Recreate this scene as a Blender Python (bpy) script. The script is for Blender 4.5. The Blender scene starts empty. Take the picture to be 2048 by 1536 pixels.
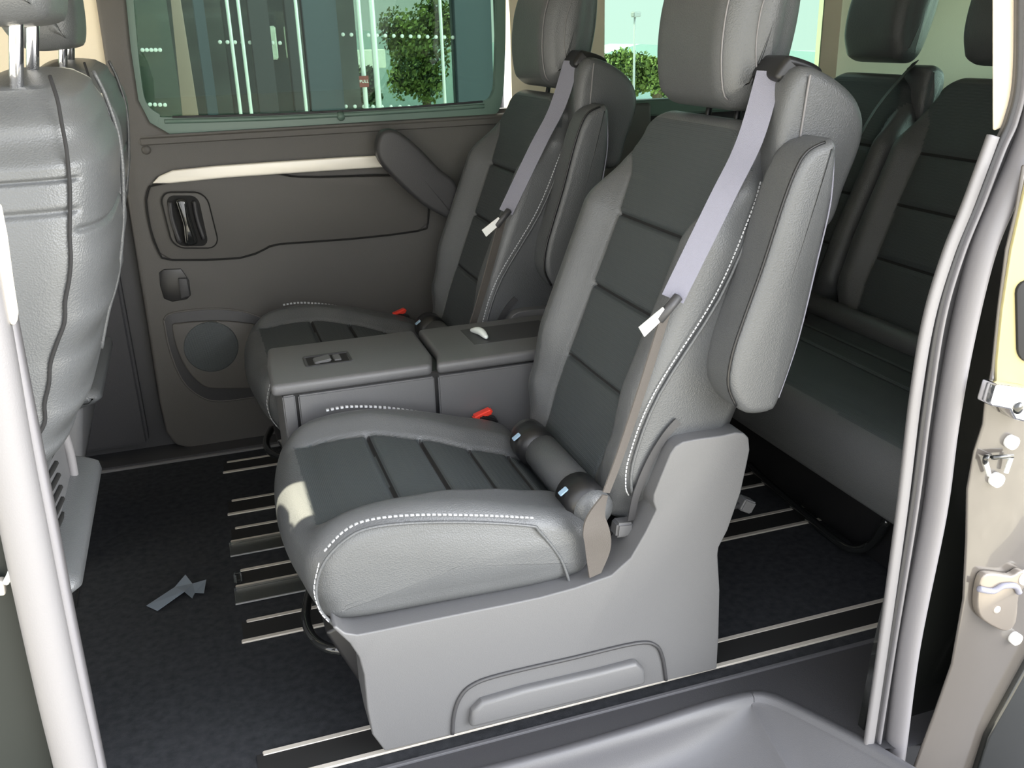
import bpy, bmesh, math, random
from mathutils import Vector, Matrix
random.seed(7)
scn = bpy.context.scene
C = scn.collection

# ------------------------------------------------------------------ camera
F = 1866.62
XH = Vector((0.9467138, -0.13836107, 0.29084223))
YH = Vector((-0.32088326, -0.32754849, 0.8886765))
ZH = Vector((-0.02769329, -0.9346487, -0.35449243))
EYE = Vector((0, 0, 1.15))
cam_d = bpy.data.cameras.new('camera')
cam = bpy.data.objects.new('camera', cam_d)
C.objects.link(cam)
cam_d.sensor_width = 36
cam_d.lens = F / 2048 * 36
cam_d.clip_start = 0.02
cam.matrix_world = Matrix(((XH[0], -XH[1], -XH[2], EYE[0]),
                           (YH[0], -YH[1], -YH[2], EYE[1]),
                           (ZH[0], -ZH[1], -ZH[2], EYE[2]),
                           (0, 0, 0, 1)))
scn.camera = cam


def P(px, py, X=None, Y=None, Z=None):
    """a point of the photograph put on a real plane of the vehicle (metres)"""
    u = Vector((px - 1024, py - 768, F))
    d = Vector((u.dot(XH), u.dot(YH), u.dot(ZH)))
    if Y is not None:
        t = (Y - EYE[1]) / d[1]
    elif X is not None:
        t = (X - EYE[0]) / d[0]
    else:
        t = (Z - EYE[2]) / d[2]
    return EYE + d * t


# ------------------------------------------------------------------ world, sun, exposure
scn.view_settings.view_transform = 'Standard'
scn.view_settings.look = 'None'
scn.view_settings.gamma = 1
scn.view_settings.use_curve_mapping = False
scn.view_settings.exposure = 0.0
world = bpy.data.worlds.new('sky')
scn.world = world
world.use_nodes = True
wn = world.node_tree
wn.nodes.clear()
wo = wn.nodes.new('ShaderNodeOutputWorld')
bg = wn.nodes.new('ShaderNodeBackground')
tc = wn.nodes.new('ShaderNodeTexCoord')
sep = wn.nodes.new('ShaderNodeSeparateXYZ')
ramp = wn.nodes.new('ShaderNodeValToRGB')
ramp.color_ramp.elements[0].position = 0.0
ramp.color_ramp.elements[0].color = (0.92, 0.93, 0.86, 1)
ramp.color_ramp.elements[1].position = 0.55
ramp.color_ramp.elements[1].color = (0.74, 0.80, 0.96, 1)
nz = wn.nodes.new('ShaderNodeTexNoise')
nz.inputs['Scale'].default_value = 3.0
nz.inputs['Detail'].default_value = 4
mixc = wn.nodes.new('ShaderNodeMix')
mixc.data_type = 'RGBA'
mixc.inputs[7].default_value = (1, 1, 1, 1)
wn.links.new(tc.outputs['Generated'], sep.inputs[0])
wn.links.new(sep.outputs['Z'], ramp.inputs[0])
wn.links.new(tc.outputs['Generated'], nz.inputs['Vector'])
wn.links.new(nz.outputs['Fac'], mixc.inputs[0])
wn.links.new(ramp.outputs[0], mixc.inputs[6])
wn.links.new(mixc.outputs[2], bg.inputs[0])
mr = wn.nodes.new('ShaderNodeMapRange')
mr.inputs['From Min'].default_value = -0.9
mr.inputs['From Max'].default_value = 0.7
mr.inputs['To Min'].default_value = 4.2
mr.inputs['To Max'].default_value = 1.9
wn.links.new(sep.outputs['Y'], mr.inputs['Value'])
# added bright lobe low in the sky, brightens the front seat through the doorway
vm = wn.nodes.new('ShaderNodeVectorMath')
vm.operation = 'DOT_PRODUCT'
vm.inputs[1].default_value = Vector((0.80, -0.58, 0.12)).normalized()
wn.links.new(tc.outputs['Generated'], vm.inputs[0])
mr2 = wn.nodes.new('ShaderNodeMapRange')
mr2.interpolation_type = 'SMOOTHSTEP'
mr2.inputs['From Min'].default_value = 0.72
mr2.inputs['From Max'].default_value = 1.0
mr2.inputs['To Min'].default_value = 0.0
mr2.inputs['To Max'].default_value = 13.0
wn.links.new(vm.outputs['Value'], mr2.inputs['Value'])
ad = wn.nodes.new('ShaderNodeMath')
wn.links.new(mr.outputs[0], ad.inputs[0])
wn.links.new(mr2.outputs[0], ad.inputs[1])
wn.links.new(ad.outputs[0], bg.inputs[1])
wn.links.new(bg.outputs[0], wo.inputs[0])

SUN_DIR = Vector((0.25, -0.25, -0.93)).normalized()
sl = bpy.data.lights.new('sun', 'SUN')
sl.energy = 24
sl.color = (1.0, 0.93, 0.70)
sl.angle = 0.009
sun = bpy.data.objects.new('sun', sl)
sun.rotation_euler = SUN_DIR.to_track_quat('-Z', 'Y').to_euler()
C.objects.link(sun)


# ------------------------------------------------------------------ materials
def mat(name, col, rough=0.5, metal=0.0, bump=0.0, bscale=300, coat=0.0, var=0.0, vscale=8, kind='noise', spec=0.5,
        sheen=0.0):
    m = bpy.data.materials.new(name)
    m.use_nodes = True
    nt = m.node_tree
    b = nt.nodes['Principled BSDF']
    b.inputs['Base Color'].default_value = (*col, 1)
    b.inputs['Roughness'].default_value = rough
    b.inputs['Metallic'].default_value = metal
    b.inputs['Coat Weight'].default_value = coat
    b.inputs['Specular IOR Level'].default_value = spec
    b.inputs['Sheen Weight'].default_value = sheen
    t = nt.nodes.new('ShaderNodeTexCoord')
    if bump > 0:
        if kind == 'noise':
            n = nt.nodes.new('ShaderNodeTexNoise')
            n.inputs['Scale'].default_value = bscale
            n.inputs['Detail'].default_value = 3
            out = n.outputs['Fac']
        else:
            n = nt.nodes.new('ShaderNodeTexVoronoi')
            n.inputs['Scale'].default_value = bscale
            if kind == 'perf':
                n.inputs['Randomness'].default_value = 0.05
            out = n.outputs['Distance']
        nt.links.new(t.outputs['Object'], n.inputs['Vector'])
        bm_ = nt.nodes.new('ShaderNodeBump')
        bm_.inputs['Strength'].default_value = bump
        bm_.inputs['Distance'].default_value = 0.002
        nt.links.new(out, bm_.inputs['Height'])
        nt.links.new(bm_.outputs[0], b.inputs['Normal'])
    if var > 0:
        n2 = nt.nodes.new('ShaderNodeTexNoise')
        n2.inputs['Scale'].default_value = vscale
        n2.inputs['Detail'].default_value = 5
        nt.links.new(t.outputs['Object'], n2.inputs['Vector'])
        r = nt.nodes.new('ShaderNodeValToRGB')
        r.color_ramp.elements[0].position = 0.3
        r.color_ramp.elements[1].position = 0.7
        r.color_ramp.elements[0].color = (*[c * (1 - var) for c in col], 1)
        r.color_ramp.elements[1].color = (*[min(1, c * (1 + var)) for c in col], 1)
        nt.links.new(n2.outputs['Fac'], r.inputs[0])
        nt.links.new(r.outputs[0], b.inputs['Base Color'])
    return m


def glassmat(name, tint, refl=1.0, rough=0.0):
    m = bpy.data.materials.new(name)
    m.use_nodes = True
    nt = m.node_tree
    nt.nodes.clear()
    o = nt.nodes.new('ShaderNodeOutputMaterial')
    t = nt.nodes.new('ShaderNodeBsdfTransparent')
    t.inputs[0].default_value = (*tint, 1)
    g = nt.nodes.new('ShaderNodeBsdfGlossy')
    g.inputs['Roughness'].default_value = rough
    g.inputs['Color'].default_value = (refl, refl, refl, 1)
    fr = nt.nodes.new('ShaderNodeFresnel')
    fr.inputs[0].default_value = 1.45
    mx = nt.nodes.new('ShaderNodeMixShader')
    nt.links.new(fr.outputs[0], mx.inputs[0])
    nt.links.new(t.outputs[0], mx.inputs[1])
    nt.links.new(g.outputs[0], mx.inputs[2])
    nt.links.new(mx.outputs[0], o.inputs[0])
    return m


M = {
    'leather': mat('leather', (0.088, 0.092, 0.096), 0.36, bump=0.25, bscale=420, kind='voronoi', var=0.08, vscale=5),
    'insert': mat('perforated_leather', (0.050, 0.058, 0.062), 0.50, bump=0.55, bscale=330, kind='perf'),
    'plastic': mat('grey_plastic', (0.112, 0.113, 0.117), 0.38, bump=0.22, bscale=700),
    'dplastic': mat('dark_plastic', (0.040, 0.040, 0.043), 0.45, bump=0.2, bscale=700),
    'panel': mat('door_panel_plastic', (0.088, 0.083, 0.078), 0.55, bump=0.25, bscale=600),
    'black': mat('black_plastic', (0.012, 0.012, 0.013), 0.35),
    'gap': mat('gap_black', (0.006, 0.006, 0.006), 0.8),
    'gloss': mat('gloss_black', (0.012, 0.013, 0.013), 0.12, coat=0.6),
    'carpet': mat('carpet', (0.032, 0.034, 0.038), 0.95, bump=1.0, bscale=900, var=0.25, vscale=60, spec=0.1),
    'rubber': mat('rubber_mat', (0.036, 0.036, 0.040), 0.6, bump=0.3, bscale=500),
    'seam': mat('seam_thread', (0.010, 0.010, 0.011), 0.8),
    'sill': mat('sill_plastic', (0.085, 0.085, 0.092), 0.42, bump=0.2, bscale=600),
    'stitch': mat('stitching', (0.50, 0.51, 0.53), 0.6),
    'alu': mat('aluminium', (0.62, 0.58, 0.52), 0.4, metal=0.3),
    'chrome': mat('chrome', (0.85, 0.85, 0.87), 0.10, metal=1.0),
    'white': mat('satin_trim', (0.84, 0.80, 0.72), 0.35, metal=0.15),
    'red': mat('red_button', (0.75, 0.05, 0.03), 0.35),
    'belt': mat('belt_webbing', (0.22, 0.22, 0.27), 0.7, bump=0.6, bscale=900),
    'beltbrown': mat('brown_grey_webbing', (0.095, 0.085, 0.077), 0.7, bump=0.6, bscale=900),
    'label': mat('white_label', (0.85, 0.85, 0.83), 0.5),
    'blue': mat('blue_label', (0.35, 0.50, 0.65), 0.4),
    'cream': mat('cream_trim', (0.80, 0.71, 0.55), 0.7, bump=0.2, bscale=500),
    'seal': mat('door_seal', (0.17, 0.165, 0.175), 0.45, bump=0.1, bscale=500),
    'pillar': mat('pillar_trim', (0.175, 0.17, 0.175), 0.5, bump=0.15, bscale=500),
    'paint': mat('body_paint_reflection', (0.085, 0.076, 0.068), 0.16, coat=0.6),  # taupe base carries the reflections that black bodywork would show
    'paintblack': mat('black_paint', (0.010, 0.011, 0.010), 0.16, coat=0.8),
    'glass': glassmat('tinted_glass', (0.47, 0.59, 0.52), .25),
    'qglass': glassmat('quarter_glass', (0.62, 0.76, 0.70), .25),
    'frame': mat('window_frame', (0.12, 0.19, 0.16), 0.4),
    'facadeglass': glassmat('facade_glass', (0.85, 0.88, 0.86), .3),
    'mullion': mat('mullion', (0.045, 0.062, 0.080), 0.45),
    'mulldark': mat('dark_mullion', (0.03, 0.03, 0.035), 0.5),
    'steel': mat('brushed_steel', (0.85, 0.9, 0.88), 0.4, metal=0.2),
    'brown': mat('brown_post', (0.25, 0.17, 0.14), 0.5),
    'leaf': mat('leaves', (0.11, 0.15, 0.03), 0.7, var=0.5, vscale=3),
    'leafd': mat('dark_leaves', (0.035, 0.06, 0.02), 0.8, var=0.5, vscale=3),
    'bark': mat('bark', (0.10, 0.07, 0.045), 0.9, bump=1, bscale=40),
    'ground': mat('asphalt', (0.40, 0.39, 0.37), 0.9, bump=0.5, bscale=120, var=0.2),
    'render': mat('white_render', (0.8, 0.8, 0.72), 0.8),
    'latchmetal': mat('latch_metal', (0.26, 0.23, 0.20), 0.25, metal=0.5),
    'doordark': mat('dark_door_edge', (0.018, 0.021, 0.019), 0.5, spec=.25),
    'grey': mat('grey_wall', (0.32, 0.32, 0.33), 0.8),
    'headliner': mat('headliner', (0.6, 0.57, 0.5), 0.9),
    'film': glassmat('plastic_film', (0.78, 0.82, 0.86), 1.0, 0.25),
    'lobby': mat('shaded_lobby_wall', (0.07, 0.07, 0.07), .8, var=.5, vscale=2),  # dark base stands in for the shade under the lobby ceiling
    'blind': mat('blind_panel', (0.42, 0.43, 0.40), .6),
    'hill': mat('hill', (0.28, 0.36, 0.34), 0.9),
}


# ------------------------------------------------------------------ helpers
def tag(o, label=None, cat=None, group=None, kind=None):
    if label: o['label'] = label
    if cat: o['category'] = cat
    if group: o['group'] = group
    if kind: o['kind'] = kind
    return o


def empty(name, loc=(0, 0, 0)):
    o = bpy.data.objects.new(name, None)
    o.location = loc
    o.empty_display_size = 0.05
    C.objects.link(o)
    return o


def link(name, me, mats, parent=None, smooth=True):
    o = bpy.data.objects.new(name, me)
    for m in (mats if isinstance(mats, (list, tuple)) else [mats]):
        me.materials.append(M[m])
    C.objects.link(o)
    if parent:
        o.parent = parent
        q = Matrix.Translation(-root_loc(parent))
        me.transform(q)
    return o


def root_loc(p):
    v = Vector((0, 0, 0))
    while p:
        v += p.location
        p = p.parent
    return v


def grid(name, rings, mats, parent=None, matfn=None, capa=0.0, capb=0.0, caprings=6, closed=True):
    """rings of equal length joined by quads; ends closed by slightly domed caps"""
    verts = []
    n = len(rings[0])

    def cap(ring, nxt, bulge):
        c = sum((Vector(p) for p in ring), Vector()) / n
        d = (Vector(c) - sum((Vector(p) for p in nxt), Vector()) / n)
        d = d.normalized() if d.length > 1e-9 else Vector((0, 0, 1))
        out = []
        for k in range(1, caprings + 1):
            t = k / caprings
            f = 1 - t * 0.98
            w = 1 - (1 - t) ** 2
            out.append([c + (Vector(p) - c) * f + d * bulge * w for p in ring])
        return out
    R = list(rings)
    if closed:
        R = cap(rings[0], rings[1], capa)[::-1] + R + cap(rings[-1], rings[-2], capb)
    for r in R:
        verts += [tuple(p) for p in r]
    faces = []
    m = len(R)
    for i in range(m - 1):
        for j in range(n if closed else n - 1):
            k = (j + 1) % n
            faces.append((i * n + j, i * n + k, (i + 1) * n + k, (i + 1) * n + j))
    if closed:
        faces.append(tuple(range(n))[::-1])
        faces.append(tuple((m - 1) * n + j for j in range(n)))
    me = bpy.data.meshes.new(name)
    me.from_pydata(verts, [], faces)
    bm = bmesh.new()
    bm.from_mesh(me)
    bmesh.ops.recalc_face_normals(bm, faces=bm.faces)
    for f_ in bm.faces:
        f_.smooth = True
        if matfn:
            f_.material_index = matfn(f_.calc_center_median(), f_.normal)
    bm.to_mesh(me)
    bm.free()
    return link(name, me, mats, parent)


def catmull(pts, sub=6, closed=False):
    out = []
    n = len(pts)
    pts = [Vector(p) for p in pts]
    rng = range(n if closed else n - 1)
    for i in rng:
        if closed:
            a, b, c, d = pts[(i - 1) % n], pts[i], pts[(i + 1) % n], pts[(i + 2) % n]
        else:
            a, b, c, d = pts[max(i - 1, 0)], pts[i], pts[i + 1], pts[min(i + 2, n - 1)]
        for k in range(sub):
            t = k / sub
            out.append(0.5 * ((2 * b) + (c - a) * t + (2 * a - 5 * b + 4 * c - d) * t * t + (3 * b - a - 3 * c + d) * t ** 3))
    if not closed:
        out.append(pts[-1])
    return out


def resample(pts, n, closed=True):
    P_ = list(pts) + ([pts[0]] if closed else [])
    L = [0]
    for i in range(1, len(P_)):
        L.append(L[-1] + (P_[i] - P_[i - 1]).length)
    out = []
    j = 0
    for k in range(n):
        d = L[-1] * k / (n if closed else n - 1)
        while j < len(L) - 2 and L[j + 1] < d: j += 1
        t = (d - L[j]) / max(1e-9, L[j + 1] - L[j])
        out.append(P_[j].lerp(P_[j + 1], min(1, max(0, t))))
    return out


def tube(name, pts, r, m, parent=None, seg=10, smooth=4, rfn=None):
    pts = [Vector(p) for p in pts]
    if smooth: pts = catmull(pts, smooth)
    rings = []
    prev = None
    for i, p in enumerate(pts):
        t = (pts[min(i + 1, len(pts) - 1)] - pts[max(i - 1, 0)]).normalized()
        if prev is None:
            a = t.orthogonal().normalized()
        else:
            a = (prev - t * prev.dot(t)).normalized()
        prev = a
        b = t.cross(a)
        rr = rfn(i / (len(pts) - 1)) if rfn else r
        rings.append([p + (a * math.cos(q) + b * math.sin(q)) * rr for q in [2 * math.pi * k / seg for k in range(seg)]])
    return grid(name, rings, m, parent, caprings=2, capa=r * .3, capb=r * .3)


def prism(name, pts, axis, a, b, m, parent=None, bevel=0.004, seg=3, smooth=0, angle=40):
    """extrude an outline given as 3D points, flat on <axis>=a, to <axis>=b"""
    pts = [Vector(p) for p in pts]
    if smooth: pts = catmull(pts, smooth, True)
    bm = bmesh.new()
    v1 = []
    for p in pts:
        q = p.copy(); q[axis] = a
        v1.append(bm.verts.new(q))
    f = bm.faces.new(v1)
    r = bmesh.ops.extrude_face_region(bm, geom=[f])
    for v in [x for x in r['geom'] if isinstance(x, bmesh.types.BMVert)]:
        v.co[axis] = b
    bmesh.ops.recalc_face_normals(bm, faces=bm.faces)
    if bevel:
        es = []
        for e in bm.edges:
            if len(e.link_faces) == 2 and e.calc_face_angle(0) > math.radians(angle): es.append(e)
        try:
            bmesh.ops.bevel(bm, geom=es, offset=bevel, segments=seg, affect='EDGES', profile=0.5, clamp_overlap=True)
        except Exception:
            pass
    me = bpy.data.meshes.new(name)
    for f in bm.faces: f.smooth = True
    bm.to_mesh(me)
    bm.free()
    me.set_sharp_from_angle(angle=math.radians(35))
    return link(name, me, m, parent)


def box(name, lo, hi, m, parent=None, bevel=0.004, rot=None, seg=3):
    """bevelled box; rot = (matrix) about its centre"""
    c = (Vector(lo) + Vector(hi)) / 2
    s = Vector(hi) - Vector(lo)
    bm = bmesh.new()
    bmesh.ops.create_cube(bm, size=1)
    for v in bm.verts: v.co = Vector((v.co[0] * s[0], v.co[1] * s[1], v.co[2] * s[2]))
    if bevel:
        bmesh.ops.bevel(bm, geom=list(bm.edges), offset=min(bevel, min(abs(x) for x in s) * .45), segments=seg, affect='EDGES')
    if rot: bmesh.ops.transform(bm, matrix=rot, verts=bm.verts)
    bmesh.ops.translate(bm, vec=c, verts=bm.verts)
    for f in bm.faces: f.smooth = True
    me = bpy.data.meshes.new(name)
    bm.to_mesh(me)
    bm.free()
    me.set_sharp_from_angle(angle=math.radians(35))
    return link(name, me, m, parent)


def strap(name, pts, widths, wdir, th, m, parent=None, sub=6):
    """flat band: path, a width and a width direction at each path point"""
    pts = [Vector(p) for p in pts]
    P_ = catmull(pts, sub)
    n = len(pts)
    rings = []
    W = catmull([Vector((w, 0, 0)) for w in widths], sub)
    D = catmull([Vector(d).normalized() for d in (wdir if isinstance(wdir[0], (list, tuple, Vector)) else [wdir] * n)], sub)
    for i, p in enumerate(P_):
        t = (P_[min(i + 1, len(P_) - 1)] - P_[max(i - 1, 0)]).normalized()
        d = D[i]
        d = (d - t * d.dot(t)).normalized()
        nn = t.cross(d)
        w = W[i][0] / 2
        rings.append([p + d * w + nn * th, p - d * w + nn * th, p - d * w - nn * th, p + d * w - nn * th])
    o = grid(name, rings, m, parent, caprings=1)
    o.data.set_sharp_from_angle(angle=math.radians(50))
    return o


def stitches(name, pts, parent, step=0.0085, ln=0.0055, w=0.0035, double=0.0, side=(0, 1, 0), m='stitch'):
    """a dashed row of thread, all dashes in one mesh"""
    pts = catmull(pts, 12)
    L = sum((pts[i + 1] - pts[i]).length for i in range(len(pts) - 1))
    n = max(2, int(L / step))
    R = resample(pts, n, False)
    bm = bmesh.new()
    for i in range(n - 1):
        p = R[i]
        t = (R[i + 1] - p).normalized()
        s = Vector(side)
        s = (s - t * s.dot(t)).normalized()
        u = t.cross(s)
        mt = Matrix((( *t,), (*s,), (*u,))).transposed().to_4x4()
        for off in ((0,) if not double else (-double, double)):
            mm = Matrix.Translation(p + s * off) @ mt @ Matrix.Diagonal((ln, w, w * .6, 1))
            bmesh.ops.create_cube(bm, size=1, matrix=mm)
    me = bpy.data.meshes.new(name)
    bm.to_mesh(me)
    bm.free()
    return link(name, me, m, parent)


def ss(x, a, b):
    if a == b: return 0.0 if x < a else 1.0
    t = min(1, max(0, (x - a) / (b - a)))
    return t * t * (3 - 2 * t)


def groove(d, w=0.004):
    return math.exp(-(d / w) ** 2)


def lerp_tab(x, tab):
    if x <= tab[0][0]: return tab[0][1]
    for (a, va), (b, vb) in zip(tab, tab[1:]):
        if x <= b:
            t = (x - a) / (b - a)
            t = t * t * (3 - 2 * t)
            return va + (vb - va) * t
    return tab[-1][1]


def ystations(y0, y1, R, n):
    out = []
    for k in range(7):
        q = math.pi / 2 * k / 7
        out.append(y0 + R * (1 - math.cos(q)))
    a, b = y0 + R, y1 - R
    out += [a + (b - a) * k / n for k in range(n + 1)]
    for k in range(6, -1, -1):
        q = math.pi / 2 * k / 7
        out.append(y1 - R * (1 - math.cos(q)))
    return out


def cushion(name, prof, y0, y1, R, parent, seams=(), insert=None, dip=0.02, nose=0.03, nu=420, ny=120, mats=('leather', 'insert', 'seam'),
            bulge=0.008):
    """seat cushion: side outline (x, z) carried across y, rounded at both sides, insert sunk between bolsters, seams pressed in"""
    pr = resample(catmull([Vector((x, 0, z)) for x, z in prof], 8, True), nu)
    n = len(pr)
    area = sum(pr[i][0] * pr[(i + 1) % n][2] - pr[(i + 1) % n][0] * pr[i][2] for i in range(n))
    sg = 1 if area > 0 else -1
    nrm = []
    for i in range(n):
        t = pr[(i + 2) % n] - pr[i - 2]
        nn = Vector((t[2], 0, -t[0])) * sg
        nrm.append(nn.normalized())
    xs = [p[0] for p in pr]
    xmin, xmax = min(xs), max(xs)
    yc, hw = (y0 + y1) / 2, (y1 - y0) / 2
    rings = []
    for y in ystations(y0, y1, R, ny):
        d = min(y - y0, y1 - y)
        ins = R - math.sqrt(max(0, R * R - (R - d) ** 2)) if d < R else 0
        ring = []
        for p, q in zip(pr, nrm):
            v = p - q * ins
            x = v[0]
            f = 1 - ((y - yc) / hw) ** 2
            v = v + Vector((-nose * f * ss(x, xmin + .2, xmin), 0, 0))
            top = ss(q[2], 0.1, 0.6)
            if insert and top > 0:
                h = lerp_tab(x, insert)
                e = abs(y - yc)
                v[2] -= dip * top * ss(e, h + .045, h - .012) * ss(x, xmin + .0, xmin + .07)
                g = groove(e - h, .0035) * .005 * ss(x, xmin + .03, xmin + .06)
                if e < h:
                    for s_ in seams:
                        g = max(g, groove(x - s_, .0055) * .010)
                v = v - q * g * top
            ring.append(Vector((v[0], y, v[2])))
        rings.append(ring)

    def mf(c, nn):
        if insert and nn[2] > .3 and c[0] > xmin + .02:
            e = abs(c[1] - yc) - lerp_tab(c[0], insert)
            if e < 0 and any(abs(c[0] - q) < .0022 for q in seams): return 2
            if e < 0: return 1
        return 0
    return grid(name, rings, list(mats), parent, mf, capa=bulge, capb=bulge, caprings=8)


A22 = math.radians(22)


class Back:
    """a reclined frame: s up along the back, n out of its front, y across"""
    def __init__(s_, x, z, a=A22):
        s_.B = Vector((x, 0, z)); s_.U = Vector((math.sin(a), 0, math.cos(a))); s_.N = Vector((-math.cos(a), 0, math.sin(a)))

    def __call__(s_, s, n, y):
        v = s_.B + s_.U * s + s_.N * n
        return Vector((v[0], y, v[2]))


def backrest(name, fr, yc, hw_tab, ins_tab, bol_tab, s0, s1, nb, seams, parent, R=0.035, mats=('leather', 'insert', 'seam'), ns=260, ny=100,
             seamw=.0055, asym=None):
    rings = []
    Rt = 0.03
    ST = []
    for k in range(6): ST.append(s0 + Rt * (1 - math.cos(math.pi / 2 * k / 6)))
    ST += [s0 + Rt + (s1 - s0 - 2 * Rt) * k / ns for k in range(ns + 1)]
    for k in range(5, -1, -1): ST.append(s1 - Rt * (1 - math.cos(math.pi / 2 * k / 6)))
    for s in ST:
        d = min(s - s0, s1 - s)
        sh = Rt - math.sqrt(max(0, Rt * Rt - (Rt - d) ** 2)) if d < Rt else 0
        hw = lerp_tab(s, hw_tab) - sh * .5
        hi = lerp_tab(s, ins_tab)
        bo = lerp_tab(s, bol_tab)
        front, back = [], []
        for y in ystations(-hw, hw, R, ny):
            e = abs(y)
            dd = hw - e
            ins = R - math.sqrt(max(0, R * R - (R - dd) ** 2)) if dd < R else 0
            n = bo * ss(e, hi - .005, hi + .05)
            g = groove(e - hi, .0035) * .005
            if e < hi:
                for q in seams: g = max(g, groove(s - q, seamw) * .010)
                n += .003 * math.cos(y / max(hi, .01) * 1.4)
            n -= g * (1 if dd > R * .5 else 0)
            n -= ins + sh
            front.append(fr(s, n, yc + y))
        Rb = .03
        for y in [hw - 2 * hw * k / 24 for k in range(25)]:
            dd = hw - abs(y)
            ins = Rb - math.sqrt(max(0, Rb * Rb - (Rb - dd) ** 2)) if dd < Rb else 0
            back.append(fr(s, nb + ins + sh, yc + y))
        rings.append(front + back)

    def mf(c, nn):
        q = Vector(c) - fr.B
        s = q.dot(fr.U)
        if nn.dot(fr.N) > .2 and s0 + .02 < s < s1 - .02:
            e = abs(c[1] - yc) - lerp_tab(s, ins_tab)
            if e < 0 and any(abs(s - q_) < .0024 for q_ in seams): return 2
            if e < 0: return 1
        return 0
    return grid(name, rings, list(mats), parent, mf, caprings=3)


def yz_loft(name, prof, y0, y1, R, m, parent, bulge=.006, nu=80, ny=8, taper=None, smooth=8):
    pr = resample(catmull([Vector((p[0], 0, p[2])) for p in prof], smooth, True), nu)
    n = len(pr)
    area = sum(pr[i][0] * pr[(i + 1) % n][2] - pr[(i + 1) % n][0] * pr[i][2] for i in range(n))
    sg = 1 if area > 0 else -1
    rings = []
    for y in ystations(y0, y1, R, ny):
        d = min(y - y0, y1 - y)
        ins = R - math.sqrt(max(0, R * R - (R - d) ** 2)) if d < R else 0
        ring = []
        for i in range(n):
            t = pr[(i + 1) % n] - pr[i - 1]
            q = (Vector((t[2], 0, -t[0])) * sg).normalized()
            v = pr[i] - q * ins
            ring.append(Vector((v[0], y, v[2])))
        rings.append(ring)
    return grid(name, rings, m, parent, capa=bulge, capb=bulge)


def edge_line(prof, y0, R, th, f0, f1, inset=0.0, bulge=.012, n=24, lift=.001):
    """points on the near rounded edge (or, with inset, on the domed side) of a yz_loft"""
    pr = resample(catmull([Vector((p[0], 0, p[2])) for p in prof], 8, True), 160)
    m = len(pr)
    c = sum(pr, Vector()) / m
    area = sum(pr[i][0] * pr[(i + 1) % m][2] - pr[(i + 1) % m][0] * pr[i][2] for i in range(m))
    sg = 1 if area > 0 else -1
    out = []
    for k in range(n + 1):
        i = int((f0 + (f1 - f0) * k / n) * m) % m
        t = pr[(i + 1) % m] - pr[i - 1]
        q = (Vector((t[2], 0, -t[0])) * sg).normalized()
        if inset:
            v = c + (pr[i] - q * R - c) * (1 - inset)
            y = y0 - bulge * (1 - (1 - inset) ** 2) - lift
        else:
            v = pr[i] - q * (R * (1 - math.sin(th)) - lift)
            y = y0 + R * (1 - math.cos(th)) - lift
        out.append(Vector((v[0], y, v[2])))
    return out


def copy_tree(o, parent=None):
    c = o.copy()
    C.objects.link(c)
    c.parent = parent
    for ch in list(kids.get(o.name, [])):
        copy_tree(ch, c)
    return c


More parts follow.
